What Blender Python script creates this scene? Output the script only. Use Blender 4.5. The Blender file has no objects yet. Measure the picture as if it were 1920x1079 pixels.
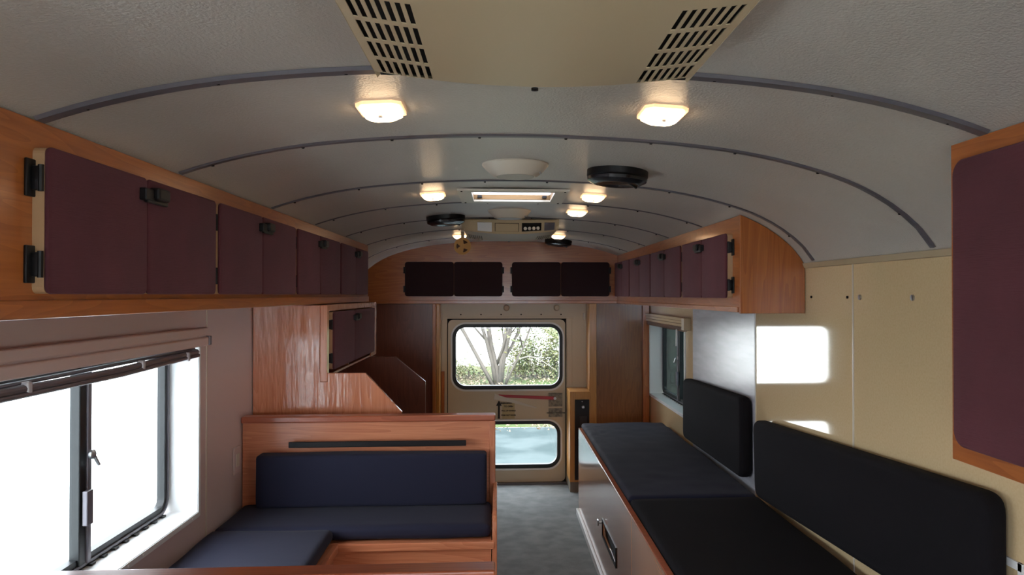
import bpy, bmesh, math, random
from mathutils import Vector, Matrix, noise
random.seed(7)
C = bpy.context.scene.collection
SC = bpy.context.scene
PI = math.pi
# ------------------------------------------------------------------ camera
F = 1387.0; PPX = 1020.0
cam_d = bpy.data.cameras.new('camera'); cam = bpy.data.objects.new('camera', cam_d); C.objects.link(cam)
cam_d.sensor_width = 36; cam_d.lens = 36*F/1920
cam_d.shift_x = -(PPX-960)/1920; cam_d.clip_start = 0.02; cam_d.clip_end = 500
yaw = math.atan((PPX-935)/F); pitch = math.atan(13.5/F)
cam.location = (-0.06, 0, 1.555)
cam.rotation_euler = (PI/2+pitch, 0, -yaw)
SC.camera = cam
# ------------------------------------------------------------------ world, sun, exposure
W = bpy.data.worlds.new('sky'); SC.world = W; W.use_nodes = True
wn = W.node_tree.nodes; wl = W.node_tree.links
bg = wn['Background']; bg.inputs[1].default_value = 9.0
tcw = wn.new('ShaderNodeTexCoord'); nzw = wn.new('ShaderNodeTexNoise'); nzw.inputs['Scale'].default_value = 2.2
crw = wn.new('ShaderNodeValToRGB'); crw.color_ramp.elements[0].position = .35; crw.color_ramp.elements[1].position = .7
crw.color_ramp.elements[0].color = (.78, .86, 1, 1); crw.color_ramp.elements[1].color = (1, 1, 1, 1)
wl.new(tcw.outputs['Generated'], nzw.inputs['Vector']); wl.new(nzw.outputs['Fac'], crw.inputs[0]); wl.new(crw.outputs[0], bg.inputs[0])
sd = bpy.data.lights.new('sun', 'SUN'); sun = bpy.data.objects.new('sun', sd); C.objects.link(sun)
sd.energy = 16.0; sd.angle = math.radians(3); sd.color = (1, .96, .9)
sun.rotation_euler = (math.radians(38), 0, math.radians(8))
def portal(name, loc, rot, sx, sy):
    d = bpy.data.lights.new(name, 'AREA'); d.shape = 'RECTANGLE'; d.size = sx; d.size_y = sy
    d.cycles.is_portal = True
    o = bpy.data.objects.new(name, d); C.objects.link(o); o.location = loc; o.rotation_euler = rot
SC.view_settings.view_transform = 'Standard'; SC.view_settings.look = 'None'
SC.view_settings.gamma = 1; SC.view_settings.use_curve_mapping = False
SC.view_settings.exposure = 0.3
SC.cycles.max_bounces = 10; SC.cycles.diffuse_bounces = 5; SC.cycles.glossy_bounces = 4
SC.cycles.transparent_max_bounces = 12; SC.cycles.sample_clamp_indirect = 8

# ------------------------------------------------------------------ materials
def L(c):  # sRGB 0-255 -> linear
    return tuple((v/255/12.92 if v/255 <= .04045 else ((v/255+.055)/1.055)**2.4) for v in c)+(1,)
def mat(name, col, rough=.5, metal=0, bump=None, spec=.5, var=None, sheen=0, emis=None, coat=0):
    """bump=(scale(tuple or float), strength, detail); var=(scale tuple, other colour, lo, hi)"""
    m = bpy.data.materials.new(name); m.use_nodes = True
    n = m.node_tree.nodes; l = m.node_tree.links; b = n['Principled BSDF']
    b.inputs['Base Color'].default_value = col; b.inputs['Roughness'].default_value = rough
    b.inputs['Metallic'].default_value = metal; b.inputs['Specular IOR Level'].default_value = spec
    b.inputs['Sheen Weight'].default_value = sheen; b.inputs['Sheen Tint'].default_value = (.75, .42, .55, 1) if 'maroon' in name else (1, 1, 1, 1); b.inputs['Coat Weight'].default_value = coat
    tc = n.new('ShaderNodeTexCoord')
    def nz(scale, detail=3):
        mp = n.new('ShaderNodeMapping'); mp.inputs['Scale'].default_value = scale if isinstance(scale, tuple) else (scale,)*3
        l.new(tc.outputs['Object'], mp.inputs['Vector'])
        t = n.new('ShaderNodeTexNoise'); t.inputs['Scale'].default_value = 1; t.inputs['Detail'].default_value = detail
        l.new(mp.outputs[0], t.inputs['Vector']); return t
    if var:
        t = nz(var[0], 4); r = n.new('ShaderNodeValToRGB')
        r.color_ramp.elements[0].position = var[2]; r.color_ramp.elements[1].position = var[3]
        r.color_ramp.elements[0].color = col; r.color_ramp.elements[1].color = var[1]
        l.new(t.outputs['Fac'], r.inputs[0]); l.new(r.outputs[0], b.inputs['Base Color'])
    if bump:
        t = nz(bump[0], bump[2] if len(bump) > 2 else 3); bp = n.new('ShaderNodeBump')
        bp.inputs['Strength'].default_value = bump[1]; bp.inputs['Distance'].default_value = .002
        l.new(t.outputs['Fac'], bp.inputs['Height']); l.new(bp.outputs[0], b.inputs['Normal'])
    if emis:
        b.inputs['Emission Color'].default_value = emis[0]; b.inputs['Emission Strength'].default_value = emis[1]
    return m
def wood(name, c1, c2, axis, rough=.28, bumpk=.10, coat=.3):
    """plain sawn wood, grain running along axis 0/1/2"""
    m = bpy.data.materials.new(name); m.use_nodes = True
    n = m.node_tree.nodes; l = m.node_tree.links; b = n['Principled BSDF']
    tc = n.new('ShaderNodeTexCoord'); mp = n.new('ShaderNodeMapping')
    oi = n.new('ShaderNodeObjectInfo'); ad = n.new('ShaderNodeVectorMath'); ad.operation = 'ADD'
    l.new(tc.outputs['Object'], ad.inputs[0]); 
    mu = n.new('ShaderNodeMath'); mu.operation = 'MULTIPLY'; mu.inputs[1].default_value = 7
    l.new(oi.outputs['Random'], mu.inputs[0]); l.new(mu.outputs[0], ad.inputs[1])
    s = [9, 9, 9]; s[axis] = .9; mp.inputs['Scale'].default_value = s
    l.new(ad.outputs[0], mp.inputs['Vector'])
    t = n.new('ShaderNodeTexNoise'); t.inputs['Scale'].default_value = 1; t.inputs['Detail'].default_value = 2; t.inputs['Distortion'].default_value = .4
    l.new(mp.outputs[0], t.inputs['Vector'])
    # contour lines of the noise give cathedral grain
    m1 = n.new('ShaderNodeMath'); m1.operation = 'MULTIPLY'; m1.inputs[1].default_value = 14
    m2 = n.new('ShaderNodeMath'); m2.operation = 'FRACT'
    l.new(t.outputs['Fac'], m1.inputs[0]); l.new(m1.outputs[0], m2.inputs[0])
    mp2 = n.new('ShaderNodeMapping'); s2 = [160, 160, 160]; s2[axis] = 6; mp2.inputs['Scale'].default_value = s2
    l.new(ad.outputs[0], mp2.inputs['Vector'])
    t2 = n.new('ShaderNodeTexNoise'); t2.inputs['Scale'].default_value = 1; t2.inputs['Detail'].default_value = 3
    l.new(mp2.outputs[0], t2.inputs['Vector'])
    mx = n.new('ShaderNodeMath'); mx.operation = 'MULTIPLY_ADD'; mx.inputs[1].default_value = .35
    m3 = n.new('ShaderNodeMath'); m3.operation = 'MULTIPLY'; m3.inputs[1].default_value = .75
    l.new(t2.outputs['Fac'], m3.inputs[0]); l.new(m2.outputs[0], mx.inputs[0]); l.new(m3.outputs[0], mx.inputs[2])
    r = n.new('ShaderNodeValToRGB'); r.color_ramp.elements[0].position = .15; r.color_ramp.elements[1].position = .85
    r.color_ramp.elements[0].color = c1; r.color_ramp.elements[1].color = c2
    l.new(mx.outputs[0], r.inputs[0]); l.new(r.outputs[0], b.inputs['Base Color'])
    b.inputs['Roughness'].default_value = rough; b.inputs['Coat Weight'].default_value = coat; b.inputs['Coat Roughness'].default_value = .12
    bp = n.new('ShaderNodeBump'); bp.inputs['Strength'].default_value = bumpk; bp.inputs['Distance'].default_value = .002
    l.new(t2.outputs['Fac'], bp.inputs['Height']); l.new(bp.outputs[0], b.inputs['Normal'])
    return m
O1, O2 = L((190, 114, 56)), L((158, 86, 40))
WX = wood('orange_oak_x', O1, O2, 0); WY = wood('orange_oak_y', O1, O2, 1); WZ = wood('orange_oak_z', O1, O2, 2)
P1, P2 = L((216, 144, 106)), L((188, 112, 78))
PX = wood('booth_wood_x', P1, P2, 0); PY = wood('booth_wood_y', P1, P2, 1); PZ = wood('booth_wood_z', P1, P2, 2, .22, .1, .5)
PV = wood('varnished_veneer', P1, P2, 2, .16, .1, .8)
for nd in PV.node_tree.nodes:
    if nd.type == 'BUMP': PVb = nd
n_ = PV.node_tree.nodes; l_ = PV.node_tree.links
tc_ = n_.new('ShaderNodeTexCoord'); mp_ = n_.new('ShaderNodeMapping'); mp_.inputs['Scale'].default_value = (22, 22, 3.5); tn_ = n_.new('ShaderNodeTexNoise'); tn_.inputs['Scale'].default_value = 1; tn_.inputs['Detail'].default_value = 3
l_.new(tc_.outputs['Object'], mp_.inputs[0]); l_.new(mp_.outputs[0], tn_.inputs['Vector']); l_.new(tn_.outputs['Fac'], PVb.inputs['Height']); PVb.inputs['Strength'].default_value = .8; PVb.inputs['Distance'].default_value = .006
l_.new(PVb.outputs[0], n_['Principled BSDF'].inputs['Coat Normal'])
BY = wood('reflection_pale_wood_y', L((204, 152, 116)), L((184, 130, 96)), 1, .2, .1, .8)  # bench front wood, paled to put the greyish reflection into its colour
DZ = wood('dark_wood_z', L((122, 66, 48)), L((98, 50, 36)), 2); DX = wood('cap_wood_x', L((178, 98, 68)), L((146, 76, 50)), 0)
BZ = wood('brown_wood_z', L((150, 98, 52)), L((122, 74, 38)), 2)
YZ = wood('yellow_oak_z', L((206, 150, 78)), L((176, 118, 56)), 2)
M = dict(
    ceil=mat('ceiling_vinyl', L((198, 192, 183)), .30, bump=(170, .9, 3), var=((2, 2, 2), L((190, 184, 175)), .4, .7)),
    lam=mat('beige_laminate', L((226, 202, 160)), .06, bump=((5, 5, 5), .03, 2), coat=.5, var=((140, 140, 140), L((220, 194, 150)), .4, .7)),
    lamL=mat('haze_tinted_laminate', L((206, 184, 180)), .28, bump=((6, 6, 6), .05, 2)),  # left wall's beige laminate with the pinkish glare haze put into its colour
    grey=mat('pale_grey_laminate', L((196, 198, 206)), .24, bump=((5, 5, 40), .12, 3), var=((4, 4, 30), L((182, 184, 192)), .4, .6)),
    door=mat('cream_paint', L((208, 190, 160)), .35, bump=((9, 9, 9), .06, 2)),
    floor=mat('grey_carpet', L((132, 136, 136)), .9, bump=(220, .8, 4), var=((9, 9, 9), L((112, 116, 118)), .35, .65)),
    steel=mat('grey_metal_strip', L((110, 107, 114)), .38, .35),
    alu=mat('aluminium', L((190, 192, 195)), .3, .9),
    rubber=mat('black_rubber', L((22, 26, 28)), .45),
    black=mat('black_plastic', L((18, 18, 21)), .45, spec=.3),
    hole=mat('dark_cavity', L((14, 12, 11)), .9),
    cream=mat('cream_plastic', L((190, 171, 138)), .38),
    cream2=mat('ivory_plastic', L((212, 202, 186)), .3),
    white=mat('white_paint', L((228, 230, 230)), .4),
    navy=mat('navy_cotton', L((33, 35, 54)), .85, spec=.25, bump=((7, 7, 7), .7, 4), sheen=.04),
    dark=mat('black_cotton', L((19, 17, 21)), .9, spec=.2, bump=(600, .3, 2), sheen=.0),
    maroon=mat('maroon_ribbed_fabric', L((80, 34, 42)), .9, bump=((20, 20, 500), .5, 2), sheen=.14, var=((7, 7, 7), L((90, 39, 48)), .35, .7)),
    plum=mat('dark_plum_fabric', L((42, 22, 30)), .9, bump=((500, 20, 500), .4, 2), sheen=.0),
    backing=mat('beige_backing_board', L((186, 150, 112)), .5),
    red=mat('red_lever_paint', L((170, 30, 42)), .35),
    print=mat('black_print', L((34, 26, 22)), .6),
    tape=mat('tan_sticker', L((190, 168, 122)), .5),
    asphalt=mat('pale_pavement', L((178, 186, 188)), .9, bump=(20, .8, 4), var=((.8, .8, .8), L((150, 158, 160)), .4, .65)),
    road=mat('worn_asphalt', L((40, 52, 54)), .95, spec=.15, bump=(20, .8, 4), var=((1.2, 1.2, 1.2), L((58, 68, 70)), .45, .6)),
    gravel=mat('white_gravel', L((196, 198, 196)), .95, bump=(30, 1, 4)),
    lawn=mat('meadow_ground', L((50, 66, 32)), .95, spec=.15, bump=(8, 1, 4), var=((.6, .6, .6), L((66, 66, 46)), .4, .6)),
    bark=mat('grey_bark', L((74, 70, 66)), .9, bump=((14, 14, 3), 1, 4)),
    pale_bark=mat('pale_bark', L((120, 116, 108)), .9),
    leaf=mat('pale_green_leaf', L((70, 84, 50)), .7, var=((3, 3, 3), L((108, 104, 70)), .4, .7)),
    leafd=mat('hedge_leaf', L((58, 76, 58)), .7, var=((3, 3, 3), L((80, 96, 74)), .4, .7)),
    litter=mat('dry_leaf', L((104, 94, 78)), .9),
    plated=mat('worn_plated_steel', L((140, 132, 116)), .5, .4, var=((40, 40, 40), L((104, 96, 84)), .45, .6)),
    lens=mat('lamp_lens', L((255, 226, 190)), .2, emis=(L((255, 218, 170)), 11)),
    lensrim=mat('clear_lens_rim', L((255, 220, 190)), .15, emis=(L((255, 196, 140)), 1.0)),
    disc=mat('amber_disc', L((226, 168, 84)), .5),
    acryl=None)
def glass(name, tint, refl=1.0):
    m = bpy.data.materials.new(name); m.use_nodes = True; n = m.node_tree.nodes; l = m.node_tree.links
    n.remove(n['Principled BSDF']); out = n['Material Output']
    t = n.new('ShaderNodeBsdfTransparent'); t.inputs[0].default_value = tint
    g = n.new('ShaderNodeBsdfGlossy'); g.inputs['Roughness'].default_value = .03
    lw = n.new('ShaderNodeLayerWeight'); lw.inputs[0].default_value = .5   # facing: the same from both sides
    fr = n.new('ShaderNodeMath'); fr.operation = 'POWER'; fr.inputs[1].default_value = 5
    l.new(lw.outputs['Facing'], fr.inputs[0])
    mu = n.new('ShaderNodeMath'); mu.operation = 'MULTIPLY_ADD'; mu.inputs[1].default_value = .9*refl; mu.inputs[2].default_value = .035*refl
    mx = n.new('ShaderNodeMixShader'); l.new(fr.outputs[0], mu.inputs[0]); l.new(mu.outputs[0], mx.inputs[0])
    l.new(t.outputs[0], mx.inputs[1]); l.new(g.outputs[0], mx.inputs[2]); l.new(mx.outputs[0], out.inputs[0]); return m
GL = glass('clear_glass', (.95, .97, .97, 1)); GT = glass('tinted_glass', (.24, .28, .28, 1))
m = bpy.data.materials.new('milky_acrylic'); m.use_nodes = True; n_ = m.node_tree.nodes; l_ = m.node_tree.links
n_.remove(n_['Principled BSDF']); tl = n_.new('ShaderNodeBsdfTranslucent'); tl.inputs[0].default_value = (.40, .43, .50, 1)
l_.new(tl.outputs[0], n_['Material Output'].inputs[0]); M['acryl'] = m

# ------------------------------------------------------------------ mesh helpers
def link(name, me, m, parent=None, smooth=False, loc=None):
    me.materials.clear(); me.materials.append(m)
    if parent is not None:
        p = parent; off = Vector((0, 0, 0))
        while p is not None: off += p.location; p = p.parent
        me.transform(Matrix.Translation(-off))
    if smooth:
        for p in me.polygons: p.use_smooth = True
    o = bpy.data.objects.new(name, me); C.objects.link(o); o.parent = parent
    return o
def obj(name, bm, m, parent=None, smooth=False, auto=False):
    me = bpy.data.meshes.new(name); bmesh.ops.recalc_face_normals(bm, faces=bm.faces)
    bm.to_mesh(me); bm.free()
    if auto:
        for p in me.polygons: p.use_smooth = True
        me.set_sharp_from_angle(angle=math.radians(35))
    return link(name, me, m, parent, smooth)
def base_shift(o, loc):
    """move a parentless mesh's origin to loc, geometry unmoved"""
    o.data.transform(Matrix.Translation(-Vector(loc))); o.location = loc; return o
def box(bm, x0, x1, y0, y1, z0, z1, bev=0, seg=2):
    b = bmesh.new(); bmesh.ops.create_cube(b, size=1)
    for v in b.verts:
        v.co = Vector((x0+(v.co.x+.5)*(x1-x0), y0+(v.co.y+.5)*(y1-y0), z0+(v.co.z+.5)*(z1-z0)))
    if bev: bmesh.ops.bevel(b, geom=b.edges[:], offset=bev, segments=seg, profile=.5, affect='EDGES')
    merge(bm, b)
def merge(bm, b):
    me = bpy.data.meshes.new('tmp'); b.to_mesh(me); b.free(); bm.from_mesh(me); bpy.data.meshes.remove(me)
def BX(*a, **k): bm = bmesh.new(); box(bm, *a, **k); return bm
def prism(bm, pts, axis, a0, a1, bev=0, seg=2):
    """pts 2-D outline in the two other axes (in xyz order), extruded along axis"""
    b = bmesh.new()
    def mk(p, a):
        q = list(p); q.insert(axis, a); return b.verts.new(q)
    A = [mk(p, a0) for p in pts]; B = [mk(p, a1) for p in pts]; n = len(pts)
    b.faces.new(A); b.faces.new(B[::-1])
    for i in range(n): b.faces.new((A[i], B[i], B[(i+1) % n], A[(i+1) % n]))
    bmesh.ops.recalc_face_normals(b, faces=b.faces)
    if bev:
        ed = [e for e in b.edges if abs(e.verts[0].co[axis]-e.verts[1].co[axis]) < 1e-6]
        bmesh.ops.bevel(b, geom=ed, offset=bev, segments=seg, profile=.5, affect='EDGES')
    merge(bm, b)
def PR(*a, **k): bm = bmesh.new(); prism(bm, *a, **k); return bm
def rrect(x0, x1, y0, y1, r, n=8):
    pts = []
    for cx, cy, a in ((x1-r, y1-r, 0), (x0+r, y1-r, 90), (x0+r, y0+r, 180), (x1-r, y0+r, 270)):
        for i in range(n+1):
            t = math.radians(a+90*i/n); pts.append((cx+r*math.cos(t), cy+r*math.sin(t)))
    return pts
def plate(name, outer, holes, axis, a0, a1, m, parent=None):
    """flat plate with holes, by a filled 2-D curve"""
    cu = bpy.data.curves.new('t', 'CURVE'); cu.dimensions = '2D'; cu.fill_mode = 'BOTH'; cu.extrude = (a1-a0)/2
    for pts in [outer]+holes:
        s = cu.splines.new('POLY'); s.points.add(len(pts)-1); s.use_cyclic_u = True
        for i, p in enumerate(pts): s.points[i].co = (p[0], p[1], 0, 1)
    o = bpy.data.objects.new('t', cu); C.objects.link(o)
    bpy.context.view_layer.update()
    me = bpy.data.meshes.new_from_object(o.evaluated_get(bpy.context.evaluated_depsgraph_get()))
    bpy.data.objects.remove(o); bpy.data.curves.remove(cu)
    c = (a0+a1)/2
    for v in me.vertices:
        u, w, t = v.co; q = [u, w]; q.insert(axis, c+t); v.co = q
    bm = bmesh.new(); bm.from_mesh(me); bpy.data.meshes.remove(me)
    bmesh.ops.remove_doubles(bm, verts=bm.verts, dist=1e-5)
    return obj(name, bm, m, parent)
def ring(bm, pts, axis, a0, a1, w):
    """frame: closed outline pts with an inner outline offset by w"""
    n = len(pts); b = bmesh.new(); cx = sum(p[0] for p in pts)/n; cy = sum(p[1] for p in pts)/n
    inner = []
    for i in range(n):
        p0 = Vector(pts[i-1]); p1 = Vector(pts[i]); p2 = Vector(pts[(i+1) % n])
        d = ((p1-p0).normalized() if (p1-p0).length > 1e-9 else Vector((0, 0)))+((p2-p1).normalized() if (p2-p1).length > 1e-9 else Vector((0, 0)))
        nrm = Vector((-d.y, d.x)).normalized()
        if nrm.dot(Vector((cx, cy))-p1) < 0: nrm = -nrm
        k = 1/max(.5, abs(nrm.dot(Vector((-(p2-p1).y, (p2-p1).x)).normalized())) if (p2-p1).length > 1e-9 else 1)
        inner.append(p1+nrm*w*k)
    def mk(p, a): q = [p[0], p[1]]; q.insert(axis, a); return b.verts.new(q)
    R = [[mk(p, a0) for p in pts], [mk(p, a1) for p in pts], [mk(p, a1) for p in inner], [mk(p, a0) for p in inner]]
    for k in range(4):
        for i in range(n): b.faces.new((R[k][i], R[k][(i+1) % n], R[(k+1) % 4][(i+1) % n], R[(k+1) % 4][i]))
    merge(bm, b)
def tube(bm, pts, r, n=10):
    pts = [Vector(p) for p in pts]; rs = r if isinstance(r, (list, tuple)) else [r]*len(pts)
    prev = None; first = None; u = None
    for i, p in enumerate(pts):
        d = (pts[min(i+1, len(pts)-1)]-pts[max(i-1, 0)]).normalized()
        if u is None: u = d.orthogonal().normalized()
        u = (u-d*u.dot(d)).normalized(); v = d.cross(u)
        cur = [bm.verts.new(p+rs[i]*(u*math.cos(2*PI*k/n)+v*math.sin(2*PI*k/n))) for k in range(n)]
        if prev:
            for k in range(n): bm.faces.new((prev[k], prev[(k+1) % n], cur[(k+1) % n], cur[k]))
        else: first = cur
        prev = cur
    bm.faces.new(first[::-1]); bm.faces.new(prev)
def lathe(bm, prof, c, axis=2, n=32, sx=1, sy=1):
    """prof: (r, h) list from one pole to the other, around axis through c"""
    rows = []
    for r, h in prof:
        row = []
        for k in range(n):
            a = 2*PI*k/n; q = [r*math.cos(a)*sx, r*math.sin(a)*sy]; q.insert(axis, h)
            row.append(bm.verts.new(Vector(q)+Vector(c)))
        rows.append(row)
    for a, b in zip(rows, rows[1:]):
        for k in range(n): bm.faces.new((a[k], a[(k+1) % n], b[(k+1) % n], b[k]))
    bm.faces.new(rows[0][::-1]); bm.faces.new(rows[-1])
def pillow(cx, cy, cz, hx, hy, hz, r, crown=(0, 0, .008), wr=.003, n=22, skew=None, wf=5):
    """rounded upholstered block; crown swells the faces; skew(v) deforms"""
    bm = bmesh.new(); bmesh.ops.create_cube(bm, size=2)
    bmesh.ops.subdivide_edges(bm, edges=bm.edges[:], cuts=n, use_grid_fill=True)
    H = Vector((hx, hy, hz))
    for v in bm.verts:
        # denser towards edges
        c = Vector([math.copysign(1-(1-abs(t))**1.6, t) for t in v.co])
        p = Vector((c.x*hx, c.y*hy, c.z*hz))
        q = Vector([max(-(H[i]-r), min(H[i]-r, p[i])) for i in range(3)])
        d = p-q
        if d.length > 1e-9: p = q+d.normalized()*r*min(1, max(abs(d[i]) for i in range(3))/r if r else 1)
        s = [1-(p[i]/H[i])**2 for i in range(3)]
        for ax in range(3):
            o = [i for i in range(3) if i != ax]
            p[ax] += crown[ax]*(c[ax])*math.sqrt(max(0, s[o[0]]))*math.sqrt(max(0, s[o[1]]))
        w = Vector((cx, cy, cz))+p
        nn = noise.noise(Vector((w.x*wf, w.y*wf, w.z*wf)))
        p += Vector((c.x, c.y, c.z))*wr*nn
        p = Vector((cx, cy, cz))+p
        v.co = skew(p) if skew else p
    return bm
def thing(name, label, cat, loc=(0, 0, 0), group=None):
    o = bpy.data.objects.new(name, None); C.objects.link(o); o.location = loc; o.empty_display_size = .1
    o['label'] = label; o['category'] = cat
    if group: o['group'] = group
    return o
def tag(o, label, cat, group=None):
    o['label'] = label; o['category'] = cat
    if group: o['group'] = group
    me = o.data; n = len(me.vertices)
    if o.location.length < 1e-6:
        xs = [v.co.x for v in me.vertices]; ys = [v.co.y for v in me.vertices]; zs = [v.co.z for v in me.vertices]
        base_shift(o, ((min(xs)+max(xs))/2, (min(ys)+max(ys))/2, min(zs)))
    return o
def struct(o, label=None):
    o['kind'] = 'structure'
    if label: o['label'] = label
    return o
def copy_tree(o, parent=None):
    c = o.copy(); C.objects.link(c)
    if parent is not None: c.parent = parent
    for ch in [x for x in bpy.data.objects if x.parent == o]: copy_tree(ch, c)
    return c

# ------------------------------------------------------------------ roof section
RP = [(0, 1.988), (.15, 1.986), (.3, 1.980), (.45, 1.969), (.6, 1.951), (.75, 1.921), (.9, 1.876), (1.0, 1.829), (1.08, 1.774), (1.13, 1.725), (1.165, 1.672)]
def roof(x):
    x = abs(x)
    if x >= 1.165: return 1.672
    for (a, za), (b, zb) in zip(RP, RP[1:]):
        if x <= b:
            i = RP.index((a, za)); 
            p0 = RP[i-1] if i > 0 else (-RP[1][0], RP[1][1]); p3 = RP[i+2] if i+2 < len(RP) else (b+.02, zb-.045)
            t = (x-a)/(b-a); m0 = (zb-p0[1])/(b-p0[0])*(b-a); m1 = (p3[1]-za)/(p3[0]-a)*(b-a)
            return (2*t**3-3*t*t+1)*za+(t**3-2*t*t+t)*m0+(-2*t**3+3*t*t)*zb+(t**3-t*t)*m1
def slope(x): return (roof(x+.01)-roof(x-.01))/.02
HX, HY0, HY1 = .175, 3.03, 3.33           # roof hatch opening
YF, YR = -2.6, 6.1                          # front and rear ends of the saloon
# ceiling, with the hatch opening left out; built with a real outer skin
xs = sorted(set([round(-1.165+i*2.33/60, 4) for i in range(61)]+[-HX, HX, -1.15, 1.15])); ys = [YF, -1, .5, 2, HY0, HY1, 4.5, 5.95, YR]
bm = bmesh.new(); G = {}; T = {}
for i, x in enumerate(xs):
    for j, y in enumerate(ys):
        G[i, j] = bm.verts.new((x, y, roof(x))); T[i, j] = bm.verts.new((x*1.04, y, roof(x)+.05))
for i in range(len(xs)-1):
    for j in range(len(ys)-1):
        if xs[i] >= -HX-1e-6 and xs[i+1] <= HX+1e-6 and abs(ys[j]-HY0) < 1e-6: continue
        bm.faces.new((G[i, j], G[i, j+1], G[i+1, j+1], G[i+1, j])); bm.faces.new((T[i, j], T[i+1, j], T[i+1, j+1], T[i, j+1]))
struct(obj('ceiling', bm, M['ceil'], smooth=True))
struct(obj('floor', BX(-1.3, 1.3, YF, YR+.02, -.06, 0), M['floor']))

# ------------------------------------------------------------------ side walls with window openings
ZS, ZT = .755, 1.37
LW = [(-2.1, -1.0), (-.75, .35), (1.66, 2.79)]; RW = [(-2.1, -1.0), (-.75, .30), (4.80, 5.915)]
def rect(a, b, c, d): return [(a, c), (b, c), (b, d), (a, d)]
struct(plate('wall_left', rect(YF, YR, 0, 1.74), [rect(a, b, ZS, ZT) for a, b in LW], 0, -1.29, -1.165, M['lamL']))
struct(plate('wall_right', rect(YF, YR, 0, 1.74), [rect(a, b, ZS, ZT) for a, b in RW], 0, 1.165, 1.29, M['lam']))
def window(n, side, y0, y1, g, label, plain=False):
    s = side; fr = bmesh.new()
    w = thing('window_%d' % n, label, 'window', (s*1.26, (y0+y1)/2, ZS)); del w['category']; w['kind'] = 'structure'
    def X(a, b): return (min(s*a, s*b), max(s*a, s*b))
    lin = bmesh.new()
    a, b = X(1.158, 1.272)
    box(lin, a, b, y0, y0+.006, ZS, ZT); box(lin, a, b, y1-.006, y1, ZS, ZT); box(lin, a, b, y0, y1, ZS, ZS+.006); box(lin, a, b, y0, y1, ZT-.006, ZT)
    a, b = X(1.155, 1.168)   # thin lip of the liner on the wall face
    for q in (rect(y0-.012, y0+.004, ZS-.012, ZT+.005), rect(y1-.004, y1+.012, ZS-.012, ZT+.005), rect(y0, y1, ZS-.014, ZS+.004)):
        prism(lin, q, 0, a, b)
    for k in range(12):
        y = y0+.06+k*(y1-y0-.12)/11; box(lin, *X(1.152, 1.157), y-.003, y+.003, ZS-.008, ZS-.002)
    obj('window_liner', lin, M['white'], w)
    a, b = X(1.262, 1.288)
    ring(fr, rrect(y0+.006, y1-.006, ZS+.006, ZT-.006, .06, 6), 0, a, b, .034)
    obj('window_frame', fr, M['rubber'], w)
    fr = bmesh.new(); a, b = X(1.256, 1.27); ring(fr, rrect(y0+.014, y1-.014, ZS+.014, ZT-.014, .055, 6), 0, a, b, .008)
    cl = obj('frame_lip', fr, M['steel'], w)
    ym = (y0+y1)/2
    bm = BX(*X(1.255, 1.285), ym-.028, ym+.006, ZS+.02, ZT-.01, bev=.003); obj('mullion', bm, M['rubber'], w)
    bm = BX(*X(1.250, 1.262), ym+.006, ym+.026, ZS+.02, ZT-.01, bev=.003); obj('sliding_stile', bm, M['steel'], w)
    if not plain:
        bm = bmesh.new(); lathe(bm, [(.004, .0), (.014, .002), (.014, .010), (.009, .014), (.003, .016)], (s*1.248, ym+.012, ZS+.335), 0, 16)
        if s > 0: pass
        tube(bm, [(s*1.238, ym+.012, ZS+.335), (s*1.232, ym+.03, ZS+.30)], .005, 8)
        obj('latch', bm, M['alu'], w, auto=True)
        obj('pull_grip', BX(*X(1.236, 1.252), ym-.022, ym+.010, ZS+.135, ZS+.235, bev=.003), M['steel'], w)
    # drain teeth along the bottom frame
    bm = bmesh.new()
    for k in range(16):
        y = y0+.07+k*(y1-y0-.14)/15; box(bm, *X(1.246, 1.262), y-.012, y+.012, ZS+.006, ZS+.013, bev=.002)
    obj('drain_clips', bm, M['rubber'], w)
    obj('pane', BX(*X(1.274, 1.278), y0+.02, y1-.02, ZS+.02, ZT-.02), g, w)
    rz = PI/2 if s < 0 else -PI/2
    portal('portal', (s*1.31, (y0+y1)/2, (ZS+ZT)/2), (PI/2, 0, -PI/2 if s < 0 else PI/2), y1-y0, ZT-ZS)
window(1, -1, 1.66, 2.79, GL, 'bright sliding window in the left wall above the booth')
window(2, 1, 4.80, 5.915, GT, 'dark tinted window in the right wall beyond the long bench')
window(3, -1, -.75, .35, GL, 'unseen side window behind the viewpoint, added for light, left side', True)  # this and the next three: unseen openings added to bring daylight in
window(4, -1, -2.1, -1.0, GL, 'unseen front-most side window, added for light, left side', True)
window(5, 1, -.75, .30, GL, 'unseen side window behind the viewpoint, added for light, right side', True)
window(6, 1, -2.1, -1.0, GL, 'unseen front-most side window, added for light, right side', True)
# unseen front end wall; its windscreen opening is added to let light in
def section(x0, x1, z0, n=30):
    return [(x0+(x1-x0)*i/n, roof(x0+(x1-x0)*i/n)-.002) for i in range(n+1)]+[(x1, z0), (x0, z0)]
struct(plate('wall_front', section(-1.165, 1.165, 0), [rrect(-1.0, 1.0, .85, 1.68, .08)], 1, YF-.04, YF, M['door']))
w = thing('window_7', 'unseen windscreen in the front end wall, added for light', 'window', (0, YF, .85)); del w['category']; w['kind'] = 'structure'
bm = bmesh.new(); ring(bm, rrect(-1.0, 1.0, .85, 1.68, .08), 1, YF-.03, YF+.01, .03); obj('window_frame', bm, M['rubber'], w)
obj('pane', BX(-.98, .98, YF-.022, YF-.018, .87, 1.66), GL, w)
portal('portal', (0, YF-.06, 1.265), (PI/2, 0, PI), 1.9, .8)
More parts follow.
